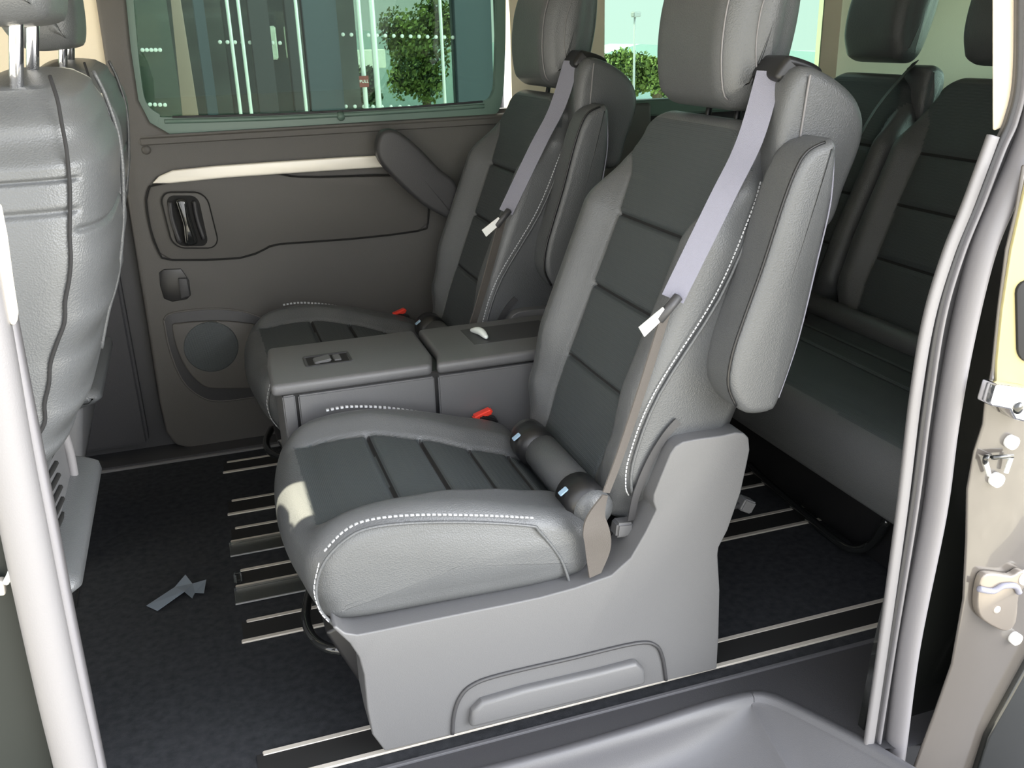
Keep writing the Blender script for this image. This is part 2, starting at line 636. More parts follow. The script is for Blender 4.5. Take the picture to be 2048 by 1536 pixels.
# ------------------------------------------------------------------ second row seat
def make_seat():
    t = empty('passenger_seat', (0.5, 1.53, 0))
    yc = 1.53
    prof = [(.13, .262), (.098, .300), (.088, .343), (.098, .392), (.150, .438), (.253, .447), (.36, .428), (.445, .402), (.53, .375),
            (.565, .34), (.56, .27), (.50, .248), (.30, .252)]
    cu = cushion('cushion', prof, 1.29, 1.775, .038, t, seams=(.25, .349, .443, .52),
                 insert=[(.05, .165), (.25, .150), (.35, .128), (.45, .105), (.56, .09)], dip=.032, nose=.034)
    tag(cu, 'black leather seat cushion with ribbed perforated centre')
    # side piping and its stitching
    loop = [(1140, 1168), (1120, 1115), (1078, 1062), (1060, 1052), (950, 1045), (830, 1046), (740, 1056), (690, 1080), (648, 1125), (632, 1175),
            (640, 1220), (668, 1250)]
    pp = [P(x, y, Y=1.287) for x, y in loop]
    tube('side_piping', pp, .0028, 'leather', t, seg=6)
    stitches('side_stitching', [P(x, y, Y=1.287) + Vector((0, .004, .007)) for x, y in [(1065, 1045), (950, 1040), (830, 1040), (740, 1050), (690, 1072), (645, 1118)]], t)
    stitches('front_stitching', [P(x, y, Y=1.283) for x, y in [(637, 1130), (628, 1180), (640, 1222), (662, 1248)]], t, w=.0022, ln=.007)
    stitches('far_stitching', [P(x, y + 6, Y=1.768) for x, y in [(655, 814), (700, 807), (770, 809), (850, 820)]], t, step=.009, w=.006)
    # backrest
    fr = Back(.6105, .388)
    hw = [(-.03, .20), (.05, .238), (.45, .238), (.55, .222), (.62, .185), (.665, .15)]
    ins = [(0, .125), (.1, .140), (.44, .146), (.52, .155), (.60, .20), (.7, .25)]
    bol = [(0, .012), (.08, .032), (.2, .050), (.45, .050), (.57, .006), (.7, 0)]
    b = backrest('backrest', fr, yc, hw, ins, bol, -.045, .668, -.165, (.155, .306, .452), t)
    tag(b, 'black leather backrest with perforated centre')
    sp = [(.576, -.044), (.524, -.039), (.382, -.025), (.202, .012), (.089, .012), (.036, -.002), (.012, -.027)]
    pts = [fr(s, n, yc - lerp_tab(s, hw) - .004 + (.004 if n > .005 else 0)) for s, n in sp]
    tube('back_piping', [p + Vector((.003, -.003, 0)) for p in pts], .0028, 'leather', t, seg=6)
    stitches('back_stitching', [p + fr.N * .007 + Vector((0, -.0018, 0)) for p in pts], t, w=.002, ln=.005, step=.007, side=fr.N)
    # folded up armrest beside the backrest
    arm = [(1562, 292), (1600, 274), (1650, 270), (1672, 285), (1660, 380), (1635, 500), (1590, 680), (1548, 800), (1535, 822), (1495, 832), (1440, 790),
           (1418, 745), (1428, 640), (1468, 545), (1498, 430), (1520, 350)]
    arm = [(1655, 283), (1676, 286), (1669, 380), (1644, 500), (1602, 680), (1562, 798), (1544, 824), (1500, 830), (1476, 812), (1460, 770), (1468, 710), (1490, 642),
           (1530, 530), (1572, 400), (1600, 330), (1625, 298)]
    ar = yz_loft('folded_armrest', [P(x, y, Y=1.218) for x, y in arm], 1.215, 1.305, .016, 'leather', t, bulge=.004, ny=8)
    tube('armrest_piping', [P(x, y, Y=1.222) for x, y in [(1650, 284), (1618, 300), (1596, 330), (1568, 400), (1526, 530), (1486, 642), (1464, 710), (1456, 770), (1472, 812)]],
         .0024, 'black', ar, seg=6)
    tube('armrest_edge_piping', [P(x, y, Y=1.220) for x, y in [(1668, 292), (1662, 400), (1635, 520), (1596, 680), (1557, 795)]], .0015, 'belt', ar, seg=6)
    # shoulder block with the belt outlet
    ear = [(.60, -.045), (.68, -.02), (.74, -.014), (.765, -.035), (.765, -.10), (.745, -.155), (.70, -.185), (.62, -.19), (.55, -.19), (.53, -.12), (.55, -.06)]
    ea = yz_loft('shoulder_block', [fr(s, n, 0) for s, n in ear], 1.296, 1.42, .022, 'leather', t, bulge=.004)
    tag(ea, 'upholstered shoulder block carrying the belt outlet')
    tube('shoulder_piping', [P(x, y, Y=1.293) for x, y in [(1600, 278), (1609, 220), (1617, 170), (1621, 150)]], .002, 'pillar', ea, seg=6)
    o = fr(.762, -.02, 1.365)
    ot = yz_loft('belt_outlet', [o + fr.U * a + fr.N * b_ for a, b_ in [(-.03, .012), (.004, .012), (.014, -.004), (.014, -.06), (-.02, -.06)]], 1.33, 1.41, .010, 'black', ea)
    # headrest
    hr = [(.684, .012), (.700, .032), (.76, .062), (.84, .082), (.92, .078), (.965, .055), (.975, .01), (.95, -.03), (.86, -.065), (.76, -.082), (.705, -.075),
          (.680, -.02)]
    h = yz_loft('headrest', [fr(s, n, 0) for s, n in hr], 1.405, 1.675, .045, 'leather', t, bulge=.012, ny=12)
    tag(h, 'thick black leather headrest')
    hprof = [fr(s, n, 0) for s, n in hr]
    tube('headrest_piping', edge_line(hprof, 1.405, .045, 1.0, .0, .42), .0016, 'pillar', h, seg=6, smooth=1)
    tube('headrest_back_piping', edge_line(hprof, 1.405, .045, 0, .02, .30, inset=.25), .0014, 'pillar', h, seg=6, smooth=1)
    for y in (1.49, 1.59):
        tube('headrest_post', [fr(.62, -.07, y), fr(.73, -.05, y)], .006, 'black', t, smooth=0)
    # belt
    Y_ = 1.30
    top = fr(.745, -.006, 1.36)
    bt = [top, P(1500, 280, Y=1.325), P(1442, 400, Y=1.30), P(1345, 598, Y=1.28)]
    be = strap('belt_webbing', bt, [.042, .042, .040, .038], (Vector((.75, -.45, .35))), .0008, 'belt', t)
    tag(be, 'grey shoulder belt webbing')
    lo = [P(1335, 615, Y=1.28), P(1290, 760, Y=1.275), P(1240, 910, Y=1.268), P(1212, 985, Y=1.262)]
    be2 = strap('lap_belt', lo, [.022, .022, .020, .018], (Vector((.8, .3, .35))), .0012, 'beltbrown', t)
    tw = [P(1210, 990, Y=1.262), P(1190, 1040, Y=1.26), P(1196, 1090, Y=1.262), P(1190, 1150, Y=1.27)]
    be3 = strap('belt_tail', tw, [.014, .042, .044, .026], [(.8, .3, .3), (1, .2, .1), (1, -.35, .1), (1, .3, .1)], .0016, 'beltbrown', t)
    tag(be3, 'twisted beige grey belt end')
    # tongue hanging on the belt
    tg = empty('belt_tongue', (0, 0, 0)); tg.parent = t; tg.location = P(1340, 605, Y=1.275) - t.location
    a = P(1318, 640, Y=1.27); b_ = P(1357, 593, Y=1.27)
    tube('tongue_loop', [a, b_], .008, 'dplastic', tg, smooth=0, seg=12)
    strap('tongue_blade', [P(1330, 622, Y=1.268), P(1283, 664, Y=1.262)], [.016, .020], (Vector((.7, .1, -.7))), .0012, 'label', tg)
    # tube between cushion and back with the child seat anchors
    px = [fr(-.012, .018, y) for y in (1.66, 1.32)]
    c0 = Vector((.572, 1.66, .372)); c1 = Vector((.572, 1.315, .372))
    tube('hinge_roll', [c0, c1], .036, 'leather', t, smooth=0, seg=24)
    for y in (1.60, 1.35):
        k = tube('anchor_sleeve', [Vector((.565, y + .028, .377)), Vector((.565, y - .028, .377))], .040, 'black', t, smooth=0, seg=24)
        box('anchor_label', (.520, y - .008, .3985), (.538, y + .006, .401), 'blue', k, bevel=.001, rot=Matrix.Rotation(math.radians(-35), 4, 'Y'))
    # side cover
    cov = [(672, 1252), (690, 1266), (715, 1270), (760, 1261), (900, 1232), (1024, 1207), (1080, 1195), (1150, 1176), (1223, 1151), (1262, 1116), (1292, 1064), (1313, 1021),
           (1307, 1004), (1308, 990), (1323, 952), (1341, 908), (1350, 894), (1366, 884), (1395, 878), (1440, 872), (1472, 865), (1488, 866), (1498, 876), (1500, 900), (1494, 930), (1482, 985),
           (1456, 1060), (1438, 1095), (1436, 1110), (1440, 1180), (1438, 1270), (1434, 1338),
           (1300, 1370), (1100, 1420), (900, 1471), (770, 1503), (745, 1470), (735, 1420), (728, 1350), (718, 1315), (700, 1288), (665, 1256), (665, 1254)]
    cov = cov[:-1]
    pl = prism('side_cover', [P(x, y, Y=1.262) for x, y in cov], 1, 1.262, 1.345, 'plastic', t, bevel=.012, seg=5, angle=25)
    tag(pl, 'grey moulded plastic side cover with raised rear lobe')
    # raised foot moulding on the cover
    # each outline is turned into a rib of real relief
    o1 = [P(x, y, Y=1.260) for x, y in [(905, 1468), (908, 1430), (920, 1395), (945, 1370), (1000, 1350), (1150, 1315), (1270, 1287), (1310, 1290), (1325, 1315), (1332, 1360)]]
    tube('cover_groove', o1, .0035, 'dplastic', pl, seg=8)
    inn = [(940, 1458), (945, 1425), (965, 1405), (1050, 1380), (1200, 1345), (1275, 1325), (1290, 1340), (1293, 1370), (1200, 1394), (1050, 1431)]
    prism('cover_foot', [P(x, y, Y=1.248) for x, y in inn], 1, 1.247, 1.27, 'plastic', pl, bevel=.008, seg=3)
    # inner structure of the lobe and the base frame
    prism('base_frame', [Vector((x, 0, z)) for x, z in [(.17, .004), (.80, .004), (.80, .25), (.70, .36), (.50, .245), (.16, .24), (.10, .22), (.15, .1)]], 1, 1.345, 1.73, 'black', t, bevel=.006)
    prism('inner_cover', [Vector((x, 0, z)) for x, z in [(.17, .004), (.80, .004), (.80, .25), (.84, .44), (.72, .44), (.66, .33), (.60, .245), (.14, .24), (.10, .22), (.15, .1)]], 1, 1.73, 1.77, 'dplastic', t, bevel=.008)
    # seat support strap near lobe
    strap('recline_strap', [P(1262, 1040, Y=1.30), P(1272, 990, Y=1.288), P(1298, 925, Y=1.286), P(1330, 872, Y=1.286), P(1356, 842, Y=1.287)], [.014] * 5, Vector((1, 0, .3)), .0015, 'dplastic', t)
    # levers
    k = P(1245, 1055, Y=1.315)
    tube('lever_arm', [k + Vector((.05, .01, .0)), k + Vector((0, 0, 0))], .007, 'dplastic', t, smooth=0)
    box('tilt_lever', k - Vector((.017, .014, .013)), k + Vector((.015, .014, .015)), 'plastic', t, bevel=.004, rot=Matrix.Rotation(.1, 4, 'Y'))
    k = P(1490, 1008, Y=1.42)
    tube('rear_lever_arm', [k - Vector((.09, 0, .0)), k], .006, 'dplastic', t, smooth=0)
    box('rear_lever', k - Vector((.015, .014, .013)), k + Vector((.015, .014, .013)), 'plastic', t, bevel=.003, rot=Matrix.Rotation(.5, 4, 'Y'))
    # buckle
    bk = P(965, 836, Y=1.782)
    bb = box('buckle', bk - Vector((.020, .014, .06)), bk + Vector((.022, .014, .006)), 'black', t, bevel=.004, rot=Matrix.Rotation(math.radians(22), 4, 'Y'))
    box('buckle_button', bk + Vector((-.022, -.010, .002)), bk + Vector((.022, .010, .016)), 'red', bb, bevel=.004, rot=Matrix.Rotation(math.radians(-18), 4, 'Y'))
    # bar under the front
    tube('adjustment_bar', [P(622, 1175, Y=1.62), P(612, 1225, Y=1.52), P(618, 1262, Y=1.46), P(640, 1288, Y=1.41), P(680, 1300, Y=1.38), P(760, 1295, Y=1.38)], .009, 'gloss', t)
    return t


kids = {}


def collect():
    kids.clear()
    for o in bpy.data.objects:
        if o.parent: kids.setdefault(o.parent.name, []).append(o)


seat = make_seat()
tag(seat, 'black leather passenger seat nearest the open doorway, folded armrest beside it', 'seat', 'second row passenger seats')
collect()
far = copy_tree(seat)
far.location = (0.5, 2.37, 0)
tag(far, 'black leather passenger seat against the far door, behind the folded centre table', 'seat', 'second row passenger seats')
# far seat also has an armrest held half up beside the door
arm2 = [(768, 262), (757, 280), (755, 305), (765, 330), (800, 368), (850, 412), (900, 440), (925, 450), (915, 372), (880, 338), (835, 292), (795, 262)]
a2 = yz_loft('door_side_armrest', [P(x, y, Y=2.60) for x, y in arm2], 2.60, 2.655, .012, 'dplastic', far, bulge=.002)
tag(a2, 'dark armrest angled up beside the door')

# ------------------------------------------------------------------ folded centre table
ct = empty('folded_centre_seat', (.38, 1.94, 0))
tag(ct, 'grey plastic backed centre seat folded flat as a table between the two passenger seats', 'seat')
zt = .50
top1 = [P(537, 690, Z=zt), P(553, 768, Z=zt), P(878, 722, Z=zt), P(866, 690, Z=zt), P(843, 659, Z=zt)]
def plate(name, pts, z0, z1, m, parent, bevel=.006, seg=3):
    return prism(name, pts, 2, z0, z1, m, parent, bevel, seg)
Y0, Y1 = 1.805, 2.06
lid = plate('front_lid', [Vector((.085, Y0, 0)), Vector((.415, Y0, 0)), Vector((.432, 1.87, 0)), Vector((.435, Y1, 0)), Vector((.10, Y1, 0)), Vector((.09, 1.95, 0))], zt - .026, zt, 'plastic', ct, .010, 4)
lid2 = plate('rear_lid', [Vector((.425, Y0, 0)), Vector((.80, Y0, 0)), Vector((.80, Y1, 0)), Vector((.445, Y1, 0)), Vector((.442, 1.87, 0))], zt - .026, zt, 'plastic', ct, .010, 4)
box('front_side', (.105, Y0 + .006, .12), (.130, Y1 - .006, zt - .028), 'plastic', ct, .003)
box('mid_side', (.136, Y0 + .004, .16), (.420, Y1 - .004, zt - .030), 'plastic', ct, .003)
box('rear_side', (.428, Y0 + .002, .16), (.78, Y1 - .004, zt - .030), 'plastic', ct, .003)
box('core', (.12, Y0 + .012, .12), (.76, Y1 - .012, zt - .02), 'black', ct, .002)
box('foot', (.15, Y0 + .02, .004), (.72, Y1 - .02, .125), 'black', ct, .01)
# latch well
la = Vector((.215, 1.925, zt))
lw = empty('latch', (0, 0, 0)); lw.parent = ct; lw.location = la - ct.location
box('latch_well', la + Vector((-.043, -.028, -.002)), la + Vector((.043, .028, .0008)), 'gap', lw, .0)
for a_, b_ in (((-.048, .026, -.002), (.048, .034, .003)), ((-.048, -.034, -.002), (.048, -.028, .0015)), ((-.050, -.03, -.002), (-.044, .03, .002)), ((.044, -.03, -.002), (.050, .03, .002))):
    box('latch_rim', la + Vector(a_), la + Vector(b_), 'dplastic', lw, .001)
box('latch_lever', la + Vector((-.030, -.022, .0)), la + Vector((.006, .012, .006)), 'plastic', lw, .002, rot=Matrix.Rotation(-.12, 4, 'Y'))
box('latch_catch', la + Vector((.012, -.020, .0)), la + Vector((.028, .018, .004)), 'plastic', lw, .002)
# rear release lever with a recess
rb = Vector((.57, 1.95, zt))
rw = box('release_recess', rb + Vector((-.035, -.055, -.001)), rb + Vector((.16, .06, .0008)), 'dplastic', ct, .0)
tube('release_lever', [rb + Vector((-.015, .035, .005)), rb + Vector((-.004, .0, .011)), rb + Vector((.000, -.035, .006))], .007, 'steel', ct, rfn=lambda q: .004 + .005 * math.sin(math.pi * q))

# ------------------------------------------------------------------ floor, rails, sill
def struct(o): o['kind'] = 'structure'; return o
fl = plate('floor', [Vector((-.36, 1.245, 0)), Vector((3.0, 1.245, 0)), Vector((3.0, 2.74, 0)), Vector((-1.9, 2.74, 0)), Vector((-1.9, 1.245, 0))], -.03, 0, 'carpet', None, 0)
struct(fl)
# seam of the carpet mat by the front seats
sm = struct(strap('trim_1', [P(198, 950, Z=.001), P(175, 1080, Z=.001), P(150, 1215, Z=.001)], [.004] * 3, Vector((1, 0, 0)), .0012, 'gap'))
ye = 2.66
struct(box('trim_2', (-.95, ye - .006, .0), (2.6, ye + .006, .006), 'pillar', None, .002))
rail_rows = [(2.595, 2.529, 0), (2.34, 2.266, 0), (2.183, 2.118, 1), (1.973, 1.907, 2), (1.762, 1.693, 0), (1.352, 1.285, 0)]
names = ['farthest aluminium seat rail, along the far door sill', 'aluminium seat rail, second in from the far door', 'aluminium seat rail, third in from the far door, clear plastic strip along its near side',
         'aluminium seat rail in line with the centre table, small clear plastic end cap in it', 'aluminium seat rail just inside the near seat, beside its black adjustment bar', 'aluminium seat rail along the doorway edge, ending at the near seat cover']
for (yf, yn, pc), nm in zip(rail_rows, names):
    r = empty('seat_rail', (-.035, (yf + yn) / 2, 0))
    tag(r, nm, 'rail', 'seat rails set in the floor')
    box('channel', (-.037, yn, -.01), (2.6, yf, .0015), 'gap', r, 0)
    box('rail_strip', (-.027, yf - .006, -.01), (2.6, yf + .006, .003), 'alu', r, .0015)
    box('rail_strip', (-.041, yn - .006, -.01), (2.6, yn + .006, .003), 'alu', r, .0015)
    if pc:
        box('clear_cover', (-.045, yn - .075, .001), (.35, yn - .004, .004), 'film', r, .001)
        strap('cover_edge', [Vector((-.045, yn - .075, .004)), Vector((.15, yn - .075, .004))], [.004] * 2, Vector((0, 1, 0)), .001, 'grey', r)
        if pc == 2: box('end_cap', (-.043, yn + .012, .001), (-.025, yf - .012, .010), 'film', r, .003)

# sill lip between carpet and step, the step well below
sill_y = 1.245
corner = Vector((.87, 1.19, 0))
lipm = bmesh.new()
out = [P(x, y, Z=0) for x, y in [(400, 1690), (700, 1607), (1024, 1530), (1250, 1466), (1400, 1418), (1470, 1397), (1510, 1391), (1545, 1396), (1580, 1412), (1650, 1447), (1745, 1497), (1850, 1560)]]
outc = catmull(out, 6)
# top land: from the ridge line to the carpet edge
rin = []
for i, p in enumerate(outc): rin.append(p)
ridge = catmull([P(x, y, Z=0) for x, y in [(250, 1730), (400, 1690), (700, 1607), (1024, 1530), (1250, 1466), (1400, 1418), (1470, 1398), (1505, 1391)]], 8)
foot = catmull([P(x, y, Y=1.163) for x, y in [(250, 1840), (400, 1810), (700, 1742), (1024, 1650), (1354, 1532), (1440, 1488), (1490, 1448)]] + [ridge[-1] + Vector((-.012, -.012, -.012))], 8)
R_ = []
for i, (a, b) in enumerate(zip(ridge, foot)):
    f = i / (len(ridge) - 1)
    row = [a + Vector((0, .025, -.012)), a + Vector((0, .012, .001)), a + Vector((0, 0, .004)), a + Vector((0, -.006, .0))]
    a2 = a + Vector((0, -.010, -.008))
    for k in range(1, 9):
        t_ = k / 8
        row.append(a2.lerp(b, t_) + Vector((0, .012 * math.sin(math.pi * t_) * (1 - f), 0)))
    e = Vector((b[0] + .02, .62, -.15))
    for k in range(1, 10):
        t_ = k / 9
        q_ = b.lerp(e, t_)
        row.append(q_ + Vector((0, 0, -.02 * ss(t_, 0, .25))))
    R_.append(row)
rr_ = catmull([P(x, y, Z=0) for x, y in [(1505, 1391), (1530, 1393), (1560, 1403), (1600, 1422), (1650, 1447), (1745, 1497), (1850, 1560)]], 8)
for i, a in enumerate(rr_):
    f = i / (len(rr_) - 1)
    row = [a + Vector((.02, .02, -.012)), a + Vector((.01, .01, .001)), a + Vector((0, 0, .004)), a + Vector((-.004, -.004, .0))]
    b = a + Vector((-.010 - .002, -.012, -.012))
    a2 = a + Vector((-.006, -.006, -.006))
    for k in range(1, 9): row.append(a2.lerp(b, k / 8))
    e = Vector((b[0] + .02 - .10 * f, .62, -.15))
    for k in range(1, 10):
        t_ = k / 9
        row.append(b.lerp(e, t_) + Vector((0, 0, -.02 * ss(t_, 0, .25))))
    R_.append(row)
w = struct(grid('trim_3', R_, 'sill', None, closed=False))
nc = len(R_[0])
bm = bmesh.new(); bm.from_mesh(w.data); bm.verts.ensure_lookup_table()
for _ in range(10):
    bmesh.ops.smooth_vert(bm, verts=[v for v in bm.verts if v.index % nc > 6 and not v.is_boundary], factor=.5, use_axis_x=True, use_axis_y=True, use_axis_z=True)
bm.to_mesh(w.data); bm.free()
# flat land around the ridge
land = [Vector((-1.0, 1.245, 0)), Vector((3.0, 1.245, 0)), Vector((3.0, .99, 0)), Vector((1.0, .985, 0))] + [p for p in reversed(outc)][6:] + [Vector((-1.0, 1.17, 0))]
bm = bmesh.new()
vs = [bm.verts.new((p[0], p[1], -.001)) for p in land]
bm.faces.new(vs)
me = bpy.data.meshes.new('trim_4'); bm.to_mesh(me); bm.free()
struct(link('trim_4', me, 'rubber'))
struct(box('trim_5', (-1.0, 1.243, -.004), (3.0, 1.251, .003), 'sill', None, .001))
struct(box('trim_6', (-1.0, .3, -.24), (3.0, 1.25, -.20), 'sill', None, .0))

# ------------------------------------------------------------------ far side: door, windows, pillars
YW = 2.74
def wp(x, y, Y=YW): return P(x, y, Y=Y)
# body wall behind everything, with window openings cut as separate slabs
def slab(name, x0, x1, z0, z1, y0, y1, m, parent=None, bevel=.0): return box(name, (x0, y0, z0), (x1, y1, z1), m, parent, bevel)
wr = empty('wall_right', (0, YW, 0)); struct(wr)
slab('lower_wall', -2.6, 3.0, -.1, .93, YW + .03, YW + .07, 'dplastic', wr)
slab('front_pillar', -.62, -.13, .93, 1.55, YW + .02, YW + .07, 'cream', wr)
slab('centre_pillar', .93, 1.23, .90, 1.55, YW + .02, YW + .07, 'cream', wr)
slab('rear_pillar', 2.02, 3.05, .90, 1.55, YW - .05, YW + .07, 'cream', wr)
slab('cant_rail', -2.6, 3.0, 1.38, 1.60, YW + .00, YW + .07, 'headliner', wr)
slab('pillar_foot', -.72, -.235, .045, .93, YW - .025, YW + .03, 'rubber', wr, .01)
slab('sill_step', -1.2, 2.9, -.02, .012, 2.664, YW + .05, 'dplastic', wr)

dr = empty('door_1', (.35, YW, 0)); struct(dr)
# main card, outline on the wall plane with a window cut-out above the waist
card = [(186, -40), (212, 130), (235, 270), (258, 420), (290, 620), (318, 800), (332, 862), (352, 888), (392, 897), (500, 888), (1300, 790), (1300, 205), (990, 228),
        (340, 268), (300, 245), (277, 200), (262, 100), (246, -60)]
cd = prism('door_card', [wp(x, y) for x, y in card], 1, YW - .012, YW + .03, 'panel', dr, bevel=.010, seg=3)
# raised middle field
f1 = [(300, 372), (292, 400), (300, 455), (318, 505), (345, 520), (480, 516), (530, 498), (560, 488), (700, 478), (835, 462), (856, 445), (856, 380), (845, 350),
      (640, 354), (580, 352), (540, 345), (400, 352)]
fld = prism('pull_field', [wp(x, y, YW - .012) for x, y in f1], 1, YW - .020, YW - .01, 'panel', dr, bevel=.004)
tube('field_groove', [wp(x, y, YW - .020) for x, y in f1] + [wp(*f1[0], YW - .020)], .0028, 'gap', dr, seg=6, smooth=2)
# satin strip
st = [(305, 366), (318, 352), (345, 340), (430, 331), (560, 322), (700, 313), (800, 309), (850, 308), (852, 325), (790, 332), (640, 342), (450, 355), (340, 366)]
s_ = prism('satin_strip', [wp(x, y, YW - .022) for x, y in st], 1, YW - .034, YW - .018, 'white', dr, bevel=.004)
tag(s_, 'bright satin trim strip')
# waist ledge under the window
box('waist_ledge', (-.13, YW - .022, .885), (1.3, YW + .02, .915), 'panel', dr, .008)
# handle bezel
def rr(x0, y0, x1, y1, skew=0, n=5, r=.25):
    pts = []
    w_, h_ = x1 - x0, y1 - y0
    rad = min(w_, h_) * r
    for cx, cy, a0 in ((x1 - rad, y0 + rad, -90), (x1 - rad, y1 - rad, 0), (x0 + rad, y1 - rad, 90), (x0 + rad, y0 + rad, 180)):
        for k in range(n + 1):
            a = math.radians(a0 + 90 * k / n)
            X_, Y_ = cx + rad * math.cos(a), cy + rad * math.sin(a)
            pts.append((X_ + skew * (Y_ - y0) / h_, Y_))
    return pts
hb = empty('door_handle', (0, 0, 0)); hb.parent = dr; hb.location = wp(375, 440) - dr.location
prism('bezel', [wp(x, y, YW - .02) for x, y in rr(318, 384, 412, 496, 28)], 1, YW - .030, YW - .018, 'panel', hb, bevel=.004)
tube('bezel_line', [wp(x, y, YW - .030) for x, y in rr(318, 384, 412, 496, 28) + [rr(318, 384, 412, 496, 28)[0]]], .0016, 'gap', hb, seg=6, smooth=0)
prism('recess', [wp(x, y, YW - .03) for x, y in rr(331, 391, 396, 492, 22)], 1, YW - .0325, YW - .028, 'gap', hb, bevel=.001)
lv = yz_loft('lever', [wp(x, y, YW - .04) for x, y in [(352, 400), (372, 400), (380, 430), (392, 470), (394, 486), (372, 488), (366, 450), (357, 420)]], YW - .055, YW - .033, .008, 'gloss', hb)
tube('lever_rib', [wp(x, y, YW - .038) for x, y in [(340, 405), (345, 440), (360, 485)]], .006, 'dplastic', hb)
tube('lever_rib', [wp(x, y, YW - .038) for x, y in [(388, 403), (395, 440), (408, 478)]], .006, 'dplastic', hb)
# lock switch
sw = prism('lock_recess', [wp(x, y, YW - .012) for x, y in [(318, 545), (328, 538), (362, 537), (370, 548), (378, 560), (382, 590), (374, 598), (345, 603), (328, 597), (320, 570)]], 1, YW - .016, YW - .01, 'black', dr, bevel=.002)
prism('lock_button', [wp(x, y, YW - .02) for x, y in [(356, 556), (374, 556), (381, 592), (362, 597)]], 1, YW - .026, YW - .014, 'dplastic', sw, bevel=.003)
# speaker
so = [(328, 640), (345, 626), (420, 618), (490, 624), (560, 650), (620, 655), (620, 780), (520, 792), (440, 802), (400, 792), (365, 760), (340, 700)]
sk = prism('speaker_surround', [wp(x, y, YW - .012) for x, y in so], 1, YW - .016, YW - .008, 'dplastic', dr, bevel=.003, smooth=3)
tube('speaker_rim', [wp(x, y, YW - .013) for x, y in so] + [wp(*so[0], YW - .013)], .0035, 'panel', dr, seg=8)
si = [(345, 655), (358, 645), (440, 640), (520, 650), (600, 680), (600, 760), (440, 775), (395, 760), (362, 715)]
prism('speaker_pod', [wp(x, y, YW - .014) for x, y in si], 1, YW - .028, YW - .010, 'panel', dr, bevel=.007, smooth=3)
gr = [wp(422 + 55 * math.cos(a), 693 + 50 * math.sin(a), YW - .026) for a in [2 * math.pi * k / 40 for k in range(40)]]
prism('speaker_grille', gr, 1, YW - .031, YW - .02, 'insert', dr, bevel=.003)
# round plug on the frame
c_ = wp(293, 300, YW - .015)
tube('screw_cap', [c_ + Vector((0, .01, 0)), c_], .012, 'panel', dr, smooth=0, seg=20)

# glazed windows
def window(name, px, parent_kind, inner):
    e = empty(name, (px[0][0], YW + .03, px[0][2])); struct(e)
    return e
w1 = empty('window_1', (.4, YW + .02, 1.0)); struct(w1)
pane_o = [(246, -60), (262, 100), (277, 200), (300, 245), (340, 268), (985, 226), (1000, 190), (1010, -90)]
prism('pane', [wp(x, y, YW + .025) for x, y in pane_o], 1, YW + .025, YW + .031, 'glass', w1, bevel=0)
fi = [(262, -60), (272, 60), (281, 150), (292, 205), (318, 228), (345, 235), (560, 226), (820, 214), (950, 204), (985, 190), (992, 120), (996, -90)]
fo = [(246, -60), (258, 60), (268, 150), (282, 222), (308, 252), (345, 268), (560, 256), (820, 240), (965, 230), (1000, 215), (1010, 120), (1012, -90)]
def band(name, A, B, y0, y1, m, parent):
    A = catmull([wp(x, y) for x, y in A], 5); B = catmull([wp(x, y) for x, y in B], 5)
    rings = []
    for a, b in zip(A, B):
        rings.append([Vector((a[0], y0, a[2])), Vector((b[0], y0, b[2])), Vector((b[0], y1, b[2])), Vector((a[0], y1, a[2]))])
    o = grid(name, rings, m, parent, caprings=1)
    o.data.set_sharp_from_angle(angle=math.radians(40))
    return o
band('window_frame', fi, fo, YW + .0, YW + .024, 'frame', w1)
tube('slide_rail', [wp(x, y, YW - .002) for x, y in [(330, 243), (560, 236), (820, 222), (968, 212)]], .006, 'frame', w1)
tube('slide_groove', [wp(x, y, YW - .002) for x, y in [(345, 234), (560, 228), (820, 214), (965, 203)]], .003, 'mulldark', w1)
c_ = wp(682, 234, YW - .01)
tube('slide_catch', [c_ + Vector((0, .012, .008)), c_ + Vector((0, -.006, -.002))], .010, 'frame', w1, smooth=0, seg=14)
w2 = empty('window_2', (1.6, YW + .02, 1.0)); struct(w2)
box('pane', (1.22, YW + .04, .90), (2.03, YW + .046, 1.38), 'qglass', w2, 0)
box('window_frame', (1.21, YW + .0, .885), (2.04, YW + .05, .935), 'frame', w2, .006)
w3 = empty('window_3', (-1.1, YW + .02, 1.0)); struct(w3)
box('pane', (-1.7, YW + .04, .90), (-.62, YW + .046, 1.38), 'glass', w3, 0)
# near side, ceiling, rear and front of the cabin: what shades the interior
rf = empty('ceiling', (1, 1.8, 1.42)); struct(rf)
GX0, GX1, GY0, GY1 = -.31, -.165, 1.685, 1.83          # opening added in the unseen ceiling to shape the sun patch on the cushion
for lo, hi in (((-2.6, .86), (GX0, YW + .07)), ((GX1, .86), (3.05, YW + .07)), ((GX0, .86), (GX1, GY0)), ((GX0, GY1), (GX1, YW + .07))):
    box('headliner_panel', (lo[0], lo[1], 1.42), (hi[0], hi[1], 1.47), 'headliner', rf, 0)
wl = empty('wall_left', (1.5, .95, 0)); struct(wl)
box('rear_quarter', (1.16, 1.07, -.3), (3.0, 1.10, 1.45), 'dplastic', wl, 0)
wb = struct(box('wall_back', (2.75, 1.0, -.1), (2.80, YW, .95), 'cream', None, 0))
w4 = empty('window_4', (2.78, 1.9, 1.2)); struct(w4)
box('pane', (2.77, 1.0, .95), (2.775, YW, 1.42), 'qglass', w4, 0)

